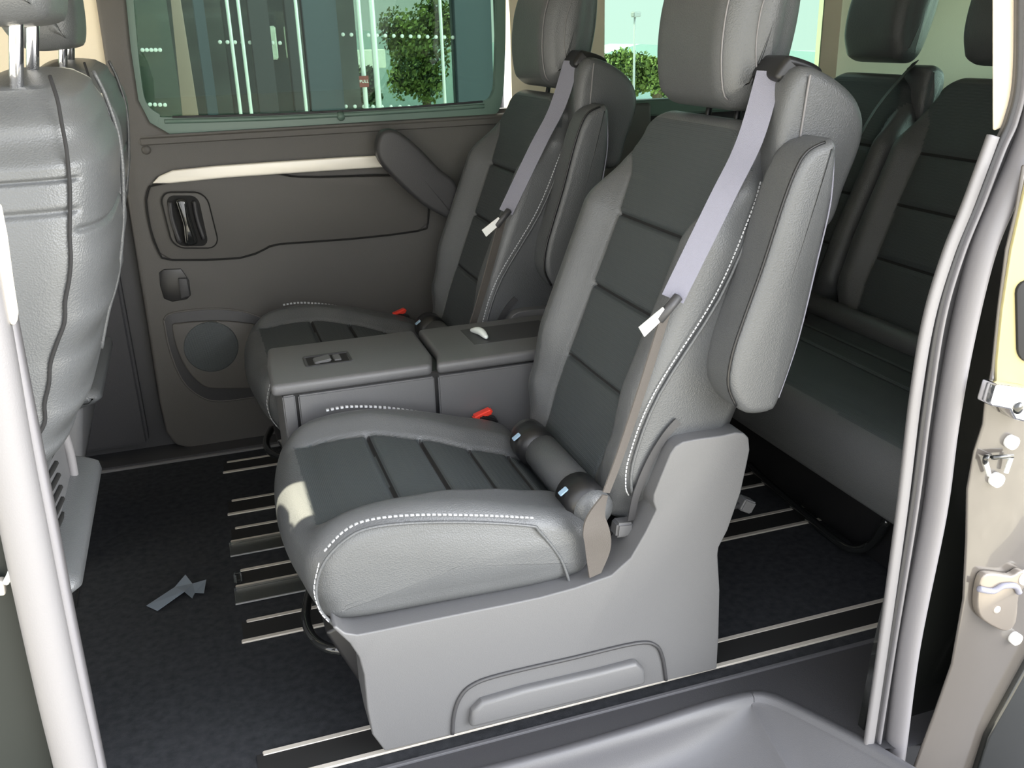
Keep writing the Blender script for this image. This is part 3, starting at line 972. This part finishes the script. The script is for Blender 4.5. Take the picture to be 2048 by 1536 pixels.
# ------------------------------------------------------------------ third row bench
DX = 1.09
bn = empty('rear_bench', (1.7, 2.0, 0))
tag(bn, 'dark leather three place rear bench seat behind the second row, on black tube legs', 'bench seat')
prof = [(.13, .215), (.095, .26), (.075, .33), (.085, .382), (.140, .418), (.253, .420), (.36, .405), (.445, .39), (.55, .37),
        (.60, .33), (.56, .22), (.40, .205), (.25, .205)]
prof = [(x + DX, z) for x, z in prof]
cushion('bench_cushion', prof, 1.14, 2.69, .05, bn, seams=(DX + .30, DX + .42), insert=[(0, .70), (3, .70)], dip=.012, nose=.01, ny=150, nu=200)
frb = Back(.6105 + DX, .388)
def bpt(s, n, y): return frb(s, n, y)
import math as _m
for yc in (1.47, 1.955, 2.44):
    hw = [(-.03, .20), (.05, .235), (.45, .235), (.55, .215), (.62, .185), (.665, .15)]
    ins = [(0, .125), (.1, .140), (.44, .146), (.52, .155), (.60, .20), (.7, .25)]
    bol = [(0, .012), (.08, .030), (.2, .040), (.45, .040), (.57, .006), (.7, 0)]
    backrest('bench_backrest', frb, yc, hw, ins, bol, -.045, .668, -.12, (.155, .306, .452), bn, ns=90, ny=60)
    hr = [(.700, .012), (.712, .030), (.76, .062), (.84, .082), (.92, .078), (.965, .055), (.975, .01), (.95, -.03), (.86, -.055), (.76, -.062), (.715, -.050), (.700, -.02)]
    yz_loft('headrest', [frb(s, n, 0) for s, n in hr], yc - .13, yc + .13, .04, 'leather', bn, bulge=.01)
    ear = [(.58, -.035), (.67, -.01), (.69, -.014), (.70, -.035), (.69, -.07), (.64, -.09), (.55, -.09), (.53, -.07)]
    yz_loft('shoulder_block', [frb(s, n, 0) for s, n in ear], yc - .235, yc - .13, .02, 'leather', bn)
    strap('belt_webbing', [frb(.70, -.005, yc - .17), frb(.5, .06, yc - .16), frb(.2, .065, yc - .17), frb(.0, .05, yc - .2)], [.045, .045, .03, .03], (Vector((.5, .8, 0))), .001, 'dplastic', bn)
tube('bench_roll', [Vector((.572 + DX, 2.55, .372)), Vector((.572 + DX, 1.15, .372))], .034, 'leather', bn, smooth=0, seg=20)
bk = P(1603, 610, Y=2.13)
bb = box('buckle', bk - Vector((.015, .014, .05)), bk + Vector((.015, .014, .0)), 'black', bn, .004)
box('buckle_button', bk + Vector((-.012, -.012, -.004)), bk + Vector((.012, .012, .010)), 'red', bb, .003)
tube('leg_frame', [P(1500, 930, Z=.03), P(1530, 960, Z=.03), P(1600, 1020, Z=.025), P(1680, 1086, Z=.025), P(1715, 1098, Z=.03), P(1745, 1085, Z=.06), P(1775, 1040, Z=.16)], .010, 'gloss', bn)
box('bench_base', (1.33, 1.16, .004), (1.75, 2.5, .21), 'black', bn, .01)

# ------------------------------------------------------------------ front seats
def front_seat():
    t = empty('front_seat', (-.3, 1.5, 0))
    # rear shell and cushion as a loft in z, ring in (x, y)
    rings = []
    tab_x = [(.42, -.34), (.50, -.300), (.58, -.259), (.636, -.215), (.69, -.182), (.76, -.160), (.82, -.132), (.90, -.115), (1.02, -.102), (1.085, -.112), (1.12, -.125), (1.14, -.15)]
    tab_f = [(.42, -.52), (.7, -.45), (1.0, -.34), (1.09, -.30), (1.14, -.25)]        # front x
    tab_h = [(.42, .20), (.6, .225), (.9, .235), (1.02, .225), (1.09, .20), (1.14, .16)]
    for k in range(260):
        z = .57 + (1.067 - .57) * k / 239
        if k > 239: z = 1.067 + (1.135 - 1.067) * math.sin((k - 239) / 20 * math.pi / 2)
        xr, xf, h = lerp_tab(z, tab_x), lerp_tab(z, tab_f), lerp_tab(z, tab_h)
        ring = []
        for q in range(96):
            a = 2 * math.pi * q / 96
            c, s = math.cos(a), math.sin(a)
            e = 2 / 4.2
            x = (xr + xf) / 2 + (xr - xf) / 2 * (abs(c) ** e) * (1 if c > 0 else -1)
            y = 1.5 + h * (abs(s) ** e) * (1 if s > 0 else -1)
            g = groove(z - .93, .004) * .006 if c > 0.45 else groove(z - .955, .004) * .006 + groove(z - 1.0, .004) * .006
            ring.append(Vector((x - g * c, y - g * s, z - .02 * ss(z, .98, 1.1) - 0.022 * ss(z, .95, 1.1) * max(0, (1.66 - y) / .4))))
        rings.append(ring)
    b = grid('backrest', rings, 'leather', t, capa=.01, capb=.012)
    # piping up the rear corner and the hard back shell
    def edge(z, off): return lerp_tab(z, tab_x) + off
    def rear(z, y):
        xr, xf, h = lerp_tab(z, tab_x), lerp_tab(z, tab_f), lerp_tab(z, tab_h)
        u = min(.999, abs(y - 1.5) / h)
        return Vector(((xr + xf) / 2 + (xr - xf) / 2 * (1 - u ** 4.2) ** (1 / 4.2), y, z))
    tube('corner_piping', [rear(z, 1.5 - lerp_tab(z, tab_h) * .965) + Vector((.0012, -.0022, 0)) for z in [.60 + .027 * q for q in range(20)]], .0026, 'seam', t, seg=6)
    tube('rear_piping', [rear(z, 1.60) + Vector((.001, 0, 0)) for z in (.68, .74, .8, .9, 1.0, 1.07, 1.11)], .0035, 'leather', t, seg=6)
    rings = []
    for k in range(40):
        z = .765 + (1.075 - .765) * k / 39
        yb = 1.5 + lerp_tab(z, tab_h)
        f = [rear(z, 1.615 + (yb - .012 - 1.615) * q / 16) + Vector((.006 * min(1, q / 3, (16 - q) / 3 + .2, k / 3, (39 - k) / 3), 0, 0)) for q in range(17)]
        rings.append(f + [p + Vector((-.02, 0, 0)) for p in reversed(f)])
    grid('back_shell', rings, 'leather', t, caprings=2)
    # base with ribbed vent
    prism('seat_base', [Vector((x, 0, z)) for x, z in [(-.90, 0), (-.40, 0), (-.335, .17), (-.300, .28), (-.276, .41), (-.271, .56), (-.30, .61), (-.85, .50)]], 1, 1.30, 1.70, 'plastic', t, bevel=.015)
    for k in range(9):
        z = .44 + k * .021
        x = lerp_tab(z, [(.41, -.275), (.56, -.270)])
        tube('vent_rib', [Vector((x, 1.34 + k * .004, z + .012)), Vector((x + .001, 1.42, z)), Vector((x, 1.50, z - .014))], .0042, 'gap', t, seg=6)
    tube('edge_strip', [Vector((-.272, 1.60, .58)), Vector((-.268, 1.62, .50)), Vector((-.272, 1.63, .43))], .008, 'pillar', t, seg=8)
    yz_loft('front_cushion', [Vector((x, 0, z)) for x, z in [(-.85, .50), (-.3, .46), (-.3, .40), (-.85, .38)]], 1.27, 1.73, .03, 'leather', t)
    for y in (1.36, 1.51):
        tube('headrest_post', [Vector((-.198, y, 1.09)), Vector((-.180, y, 1.185)), Vector((-.176, y, 1.22))], .0085, 'chrome', t, smooth=0, seg=14)
    hp = [(-.16, 1.175), (-.135, 1.20), (-.13, 1.30), (-.15, 1.40), (-.25, 1.41), (-.29, 1.36), (-.28, 1.25), (-.24, 1.18)]
    yz_loft('headrest', [Vector((x, 0, z)) for x, z in hp], 1.30, 1.58, .045, 'leather', t)
    return t


fs = front_seat()
tag(fs, 'grey leather front seat at the left edge, nearest the doorway, two thick chrome headrest posts', 'seat', 'front seats')
collect()
fs2 = copy_tree(fs)
fs2.location = (-.325, 2.30, 0)
for ch in bpy.data.objects:
    if ch.parent == fs2 and ch.name.startswith('headrest') and 'post' not in ch.name: ch.location += Vector((-.02, 0, -.035))
tag(fs2, 'front seat on the far side, only its headrest and posts showing over the near one', 'seat', 'front seats')

# ------------------------------------------------------------------ doorway seals, pillars, jamb
def sweep(name, path, prof, m, parent=None):
    """path: 3D points; prof: (across, depth) open outline; across lies along the path's side, depth along +y"""
    path = catmull(path, 8)
    rings = []
    for i, p in enumerate(path):
        t = (path[min(i + 1, len(path) - 1)] - path[max(i - 1, 0)]).normalized()
        e1 = t.cross(Vector((0, 1, 0))).normalized()
        rings.append([p + e1 * a + Vector((0, b, 0)) for a, b in prof])
    return grid(name, rings, m, parent, caprings=1)
def halfround(w, d, n=12):
    return [(-w / 2 * math.cos(math.pi * k / n), -d * math.sin(math.pi * k / n)) for k in range(n + 1)] + [(w / 2, .02), (-w / 2, .02)]
YS = 1.0
# right side: trim band, groove, seal
YS = 1.0
tb = [(1738, 1500), (1769, 1290), (1806, 1024), (1833, 800), (1860, 640), (1898, 512), (1935, 420), (1965, 340), (1990, 272)]
gb = [(1757, 1500), (1790, 1290), (1833, 1024), (1860, 820), (1888, 640), (1925, 512), (1970, 400), (2008, 300), (2034, 240), (2052, 150), (2056, -60)]
bb_ = [(1790, 1520), (1820, 1290), (1872, 1024), (1895, 850), (1925, 680), (1965, 512), (2005, 410), (2045, 320), (2074, 230), (2086, 100), (2086, -60)]
def off(pts, dx): return [(x + d_, y) for (x, y), d_ in zip(pts, dx)]
tr = struct(sweep('trim_7', [P(x, y, Y=YS + .012) for x, y in tb], [(.009, .0), (.006, -.002), (-.006, -.002), (-.009, .0), (-.009, .006), (.009, .006)], 'pillar'))
rse = empty('door_seal', P(1800, 1200, Y=YS)); tag(rse, 'grey rubber door seal running up the rear edge of the doorway', 'door seal', 'doorway seals')
sweep('seal_groove', [P(x, y, Y=YS + .014) for x, y in gb], [(.012, 0), (-.012, 0), (-.012, .006), (.012, .006)], 'dplastic', rse)
sweep('seal_lip', [P(x, y, Y=YS + .010) for x, y in gb], halfround(.005, .003), 'seal', rse)
bb_ = [(1762, 1660)] + bb_
sweep('seal_bulb', [P(x, y, Y=YS) for x, y in bb_], halfround(.027, .018), 'seal', rse)
# cream pillar trim above it
cp = [P(x, y, Y=1.03) for x, y in [(1990, -60), (1990, 262), (2010, 254), (2030, 236), (2060, 222), (2120, 200), (2120, -60)]]
o = prism('trim_8', cp, 1, 1.03, 1.036, 'cream', None, bevel=.004); struct(o)
# dark gap and painted jamb
gp = [(1700, 1600), (1760, 1290), (1850, 900), (1900, 600), (1990, 330), (2120, 200), (2300, 200), (2300, 1700)]
struct(prism('trim_9', [P(x, y, Y=1.045) for x, y in gp], 1, 1.045, 1.06, 'paintblack', None, bevel=0))
jb = [(2048, 330), (2034, 420), (2014, 500), (1998, 620), (1986, 740), (1972, 810), (1968, 850), (1950, 905), (1936, 980), (1934, 1080), (1928, 1200), (1905, 1330), (1870, 1430),
      (1830, 1536), (1810, 1600), (1940, 1600), (1975, 1480), (2048, 1340), (2200, 1100), (2200, 330)]
YJ = .97
jamb = struct(prism('wall_door_edge', [P(x, y, Y=YJ) for x, y in jb], 1, YJ, YJ + .006, 'paint', None, bevel=.004))
jamb.name = 'door_2'
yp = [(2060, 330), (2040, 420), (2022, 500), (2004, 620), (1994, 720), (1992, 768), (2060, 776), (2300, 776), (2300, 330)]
M['lit'] = mat('sunlit_yellow_view', (.33, .29, .14), .5)  # panel colour stands in for a sunlit yellow building seen at the door
struct(prism('sunlit_view_panel', [P(x, y, Y=YJ - .003) for x, y in yp], 1, YJ - .004, YJ + .002, 'lit', None, bevel=.001))
struct(prism('trim_13', [P(x, y, Y=YJ - .006) for x, y in rr(2031, 560, 2140, 726, 4)], 1, YJ - .008, YJ, 'gap', None, bevel=.001))
tg_ = [(1935, 1600), (1975, 1475), (2060, 1320), (2200, 1080), (2300, 1300), (2200, 1600)]
struct(prism('trim_10', [P(x, y, Y=YJ - .01) for x, y in tg_], 1, YJ - .012, YJ + .02, 'paintblack', None, bevel=.004))
def disc(name, px, py, r, m, parent, Y=YJ - .002, d=.008):
    c = P(px, py, Y=Y)
    return tube(name, [c + Vector((0, .004, 0)), c + Vector((0, -d, 0))], r, m, parent, smooth=0, seg=24)
for (px, py), lb in (((2020, 883), 'round pale plug on the door edge just below the bracket'), ((2028, 1275), 'round pale bolt head at the foot of the door latch')):
    o = disc('round_plug', px, py, .0105, 'label', None); tag(o, lb, 'plug')
st_ = empty('door_striker', P(1995, 940, Y=YJ)); tag(st_, 'small striker with two pins and a round pale stud, above the latch', 'striker')
disc('stud', 1990, 958, .011, 'label', st_)
tube('pin', [P(1970, 925, Y=YJ - .01), P(1972, 915, Y=YJ - .015), P(1980, 912, Y=YJ)], .004, 'paintblack', st_)
tube('pin', [P(1972, 925, Y=YJ - .01), P(1978, 950, Y=YJ - .008)], .0035, 'steel', st_, smooth=0)
tube('pin', [P(2022, 915, Y=YJ - .01), P(2012, 945, Y=YJ - .008)], .0035, 'steel', st_, smooth=0)
tube('pin', [P(1985, 915, Y=YJ - .012), P(2025, 912, Y=YJ - .012)], .0035, 'paintblack', st_, smooth=0)
lt = empty('door_latch', P(1990, 1200, Y=YJ)); tag(lt, 'chromed door latch plate bolted to the door edge', 'latch')
prism('latch_plate', [P(x, y, Y=YJ - .01) for x, y in [(1962, 1152), (1985, 1146), (2020, 1150), (2040, 1140), (2060, 1150), (2060, 1165), (2036, 1185), (2030, 1240), (2012, 1260), (1985, 1252), (1958, 1232), (1952, 1200)]], 1, YJ - .014, YJ, 'latchmetal', lt, bevel=.003, smooth=3)
tube('latch_claw', [P(x, y, Y=YJ - .016) for x, y in [(1958, 1178), (1985, 1182), (2005, 1172), (2030, 1172), (2038, 1185)]], .005, 'belt', lt)
disc('latch_rivet', 1992, 1218, .0065, 'alu', lt, YJ - .012, .003)
disc('latch_bolt', 2048, 1155, .012, 'label', lt, YJ - .012, .004)
br = empty('door_bracket', P(2015, 800, Y=YJ)); tag(br, 'bright metal guide bracket at the top of the door edge', 'bracket')
prism('bracket_plate', [P(x, y, Y=YJ - .02) for x, y in [(1985, 764), (2060, 775), (2060, 845), (2020, 835), (2010, 815), (1972, 808)]], 1, YJ - .03, YJ, 'chrome', br, bevel=.004)
disc('bracket_hole', 2034, 815, .009, 'paintblack', br, YJ - .028, .004)

# left side: seal and pillar, front door edge
ls = [(-85, 260), (-40, 480), (0, 700), (32, 900), (62, 1060), (95, 1230), (128, 1400), (158, 1545), (190, 1700)]
lse = empty('door_seal', P(60, 1060, Y=YS)); tag(lse, 'grey rubber door seal curving down the front edge of the doorway', 'door seal', 'doorway seals')
sweep('seal_bulb', [P(x, y, Y=.97) for x, y in off(ls, [-26, -24, -22, -18, -16, -14, -10, -6, -6])], halfround(.042, .020), 'pillar', lse)
sweep('seal_lip', [P(x, y, Y=.99) for x, y in off(ls, [22, 24, 26, 34, 36, 36, 38, 38, 38])], halfround(.014, .006), 'seal', lse)
struct(prism('trim_11', [P(x, y, Y=.985) for x, y in [(-60, 380), (2, 410), (14, 470), (26, 560), (36, 625), (34, 645), (24, 645), (-60, 500)]], 1, .975, .99, 'cream', None, bevel=.003))
dl = struct(prism('door_3', [P(x, y, Y=.985) for x, y in [(-200, 700), (-30, 800), (10, 1000), (45, 1250), (85, 1400), (120, 1600), (-200, 1700)]], 1, .99, 1.02, 'doordark', None, bevel=.004))
dlt = empty('door_catch', P(8, 1165, Y=.975)); tag(dlt, 'small pale metal catch beside the front doorway seal', 'catch')
prism('catch_plate', [P(x, y, Y=.975) for x, y in [(-30, 1165), (8, 1160), (12, 1190), (-30, 1192)]], 1, .972, .985, 'alu', dlt, bevel=.003)
tube('catch_hook', [P(12, 1165, Y=.972), P(20, 1150, Y=.968), P(23, 1142, Y=.97)], .0035, 'steel', dlt)

# ------------------------------------------------------------------ litter on the carpet
q = [P(x, y, Z=.004) for x, y in [(293, 1212), (350, 1178), (372, 1156), (385, 1168), (413, 1163), (409, 1193), (390, 1186), (385, 1200), (370, 1190), (315, 1222)]]
bm = bmesh.new()
vs = [bm.verts.new(p + Vector((0, 0, .004 * (i % 3)))) for i, p in enumerate(q)]
f_ = bm.faces.new(vs)
bmesh.ops.triangulate(bm, faces=[f_])
r = bmesh.ops.extrude_face_region(bm, geom=list(bm.faces))
for v in [x for x in r['geom'] if isinstance(x, bmesh.types.BMVert)]: v.co.z += .0012
bmesh.ops.recalc_face_normals(bm, faces=bm.faces)
me = bpy.data.meshes.new('plastic_wrapper'); bm.to_mesh(me); bm.free()
M['wrap'] = mat('wrapper_film', (0.17, 0.20, 0.24), 0.3)
o = link('plastic_wrapper', me, 'wrap'); tag(o, 'crumpled scrap of clear plastic wrapper lying on the dark carpet', 'wrapper')

# ------------------------------------------------------------------ outside
struct(box('ground_outside', (-30, -30, -.75), (40, 60, -.70), 'ground', None, 0)).name = 'ground'
YB = 6.2
bd = empty('glazed_building', P(650, 200, Y=YB)); bd.location.z = -.7
tag(bd, 'glass fronted building seen through the green tinted side window', 'building')
def vert(name, x0, x1, m, y=YB, top=-200, bot=330, th=.12, xs=None):
    a = P(x0, 100, Y=y)[0]; b = P(x1, 100, Y=y)[0]
    return box(name, (a, y, -.7), (b, y + th, 4.0), m, bd, .004)
for a, b, m in ((612, 680, 'mullion'), (912, 985, 'mullion'), (398, 420, 'mullion'), (505, 545, 'mulldark'), (578, 606, 'mulldark'), (240, 262, 'mullion'), (1000, 1040, 'mulldark')):
    vert('mullion', a, b, m)
for a, b in ((463, 468), (485, 490), (598, 603), (720, 727), (745, 754), (882, 887), (1005, 1010)):
    c = P((a + b) / 2, 100, Y=YB - .08)
    tube('pull_bar', [Vector((c[0], YB - .08, -.5)), Vector((c[0], YB - .08, 3.5))], (b - a) * .0021, 'steel', bd, smooth=0, seg=8)
box('facade_pane', (-6, YB + .05, -.7), (P(912, 100, Y=YB)[0], YB + .06, 4), 'facadeglass', bd, 0)
bp_ = [P(x, y, Y=YB - .3) for x, y in [(335, -60), (352, -60), (398, 235), (365, 235)]]
prism('leaning_post', bp_, 1, YB - .3, YB - .22, 'brown', bd, bevel=.004)  # solid stand-in for a pillar's slanted reflection in the glass
# interior wall of the lobby left of the doors
xa, xb = P(255, 100, Y=YB + 2)[0], P(610, 100, Y=YB + 2)[0]
box('shaded_lobby_wall', (xa - 3, YB + 3.0, -.7), (xb + .6, YB + 3.1, 4.0), 'lobby', bd, 0)
box('lobby_blind', (P(236, 0, Y=YB + .1)[0], YB + .1, -.7), (P(332, 0, Y=YB + .1)[0], YB + .12, 4.0), 'blind', bd, 0)
box('lobby_panel', (P(440, 0, Y=YB + 2.2)[0], YB + 2.2, -.7), (P(575, 0, Y=YB + 2.2)[0], YB + 2.3, 2.6), 'mulldark', bd, .01)
for a, b in ((520, 545), (562, 575)):
    box('lobby_light_panel', (P(a, 0, Y=YB + 2.1)[0], YB + 2.1, P(530, 120, Y=YB + 2.1)[2]), (P(b, 0, Y=YB + 2.1)[0], YB + 2.15, P(530, 52, Y=YB + 2.1)[2]), 'render', bd, .01)
# rows of round markings on the glass
def dots(x0, x1, y0, y1, n):
    for i in range(n):
        t_ = i / (n - 1)
        c = P(x0 + (x1 - x0) * t_, y0 + (y1 - y0) * t_, Y=YB + .03)
        tube('glass_dot', [c, c + Vector((0, .006, 0))], .012, 'label', bd, smooth=0, seg=12)
dots(686, 906, 69, 75, 14); dots(692, 890, 213, 214, 12); dots(285, 320, 100, 100, 5); dots(300, 330, 209, 210, 4); dots(440, 560, 84, 86, 9)
# PULL sign on the bar
pc = P(728, 163, Y=YB - .12)
sg = box('pull_sign', pc - Vector((.030, .003, .034)), pc + Vector((.030, .003, .034)), 'red', None, .002)
M['signred'] = mat('sign_red', (.22, .04, .03), .5); sg.data.materials[0] = M['signred']
tag(sg, 'small dark red PULL sign on the glass door bar of the building', 'sign')
cu = bpy.data.curves.new('sign_text', 'FONT'); cu.body = 'PULL'; cu.size = .026; cu.align_x = 'CENTER'; cu.align_y = 'CENTER'; cu.extrude = .0005
cu.materials.append(M['label'])
tmp = bpy.data.objects.new('tmp', cu); C.objects.link(tmp); bpy.context.view_layer.update()
me = bpy.data.meshes.new_from_object(tmp.evaluated_get(bpy.context.evaluated_depsgraph_get()))
bpy.data.objects.remove(tmp)
to = bpy.data.objects.new('sign_text', me); C.objects.link(to); to.parent = sg
to.location = pc + Vector((0, -.0045, 0)); to.rotation_euler = (math.pi / 2, 0, 0)

def tree(name, px, py_top, py_bot, w_px, Y, label, m='leaf', m2='leafd', n=5200, trunk=True):
    top = P(px, py_top, Y=Y); bot = P(px, py_bot, Y=Y)
    w_ = abs(P(px + w_px / 2, py_top, Y=Y)[0] - P(px - w_px / 2, py_top, Y=Y)[0]) / 2
    h_ = (top[2] - bot[2]) / 2
    c = Vector((top[0], Y, (top[2] + bot[2]) / 2))
    e = empty(name, (c[0], Y, -.7)); tag(e, label, 'tree')
    lob = [(Vector((random.uniform(-.6, .6) * w_, random.uniform(-.5, .5) * w_, random.uniform(-.65, .65) * h_)), random.uniform(.3, .5)) for _ in range(16)]
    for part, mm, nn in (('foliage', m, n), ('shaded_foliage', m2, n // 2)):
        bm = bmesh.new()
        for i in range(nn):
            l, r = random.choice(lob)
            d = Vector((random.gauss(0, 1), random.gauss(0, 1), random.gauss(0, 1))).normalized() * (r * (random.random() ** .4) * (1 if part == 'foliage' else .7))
            p = c + l + Vector((d[0] * w_, d[1] * w_, d[2] * min(h_, w_ * 1.3)))
            s = random.uniform(.03, .065) * max(w_, .5) * 1.1
            a = Vector((random.gauss(0, 1), random.gauss(0, 1), random.gauss(0, 1))).normalized()
            b_ = a.orthogonal().normalized(); c2 = a.cross(b_)
            bm.faces.new([bm.verts.new(p + b_ * s), bm.verts.new(p + c2 * s * .6), bm.verts.new(p - b_ * s), bm.verts.new(p - c2 * s * .6)])
        me = bpy.data.meshes.new(part); bm.to_mesh(me); bm.free()
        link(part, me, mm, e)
    if trunk:
        tube('trunk', [Vector((c[0], Y, -.7)), Vector((c[0] + .05, Y, c[2] - h_ * .3)), Vector((c[0], Y, c[2] + h_ * .3))], .05 * max(w_, .6) + .03, 'bark', e)
tree('leafy_tree', 835, -20, 215, 175, 13, 'large green tree built in place of its reflection in the glass, right of the door bars')  # tree, bush and pale wall stand in for reflections in the facade glass
tree('bushy_tree', 705, 130, 215, 110, 12, 'low dark bush built in place of a reflection in the glass, below the pale wall', 'leafd', 'leafd', 4000)
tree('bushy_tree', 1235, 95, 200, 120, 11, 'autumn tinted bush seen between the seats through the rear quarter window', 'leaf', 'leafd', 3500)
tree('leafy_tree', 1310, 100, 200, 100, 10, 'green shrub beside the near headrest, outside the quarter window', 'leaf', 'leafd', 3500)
pw = box('reflected_wall', P(660, 140, Y=15) - Vector((2, 0, 0)), P(765, 98, Y=15.2), 'render', None, .01); tag(pw, 'long pale wall built in place of a reflection in the building glass', 'wall')
hl = [P(x, y, Y=24) for x, y in [(200, 240), (560, 70), (720, 60), (900, 75), (1200, 110), (1280, 88), (1400, 95), (1700, 105), (1900, 260)]]
hl[0].z = -1; hl[-1].z = -1
hh = prism('hill_outside', hl, 1, 24, 26, 'hill', None, bevel=0); struct(hh); hh.name = 'hills'
lp = empty('street_lamp', P(1268, 160, Y=9)); lp.location.z = -.7; tag(lp, 'thin street lamp against the pale sky in the quarter window', 'lamp post')
a = P(1270, 30, Y=9)
tube('pole', [Vector((a[0], 9, -.7)), a], .012, 'grey', lp, smooth=0, seg=8)
box('lamp_head', a + Vector((-.03, -.04, -.02)), a + Vector((.05, .04, .03)), 'grey', lp, .008)
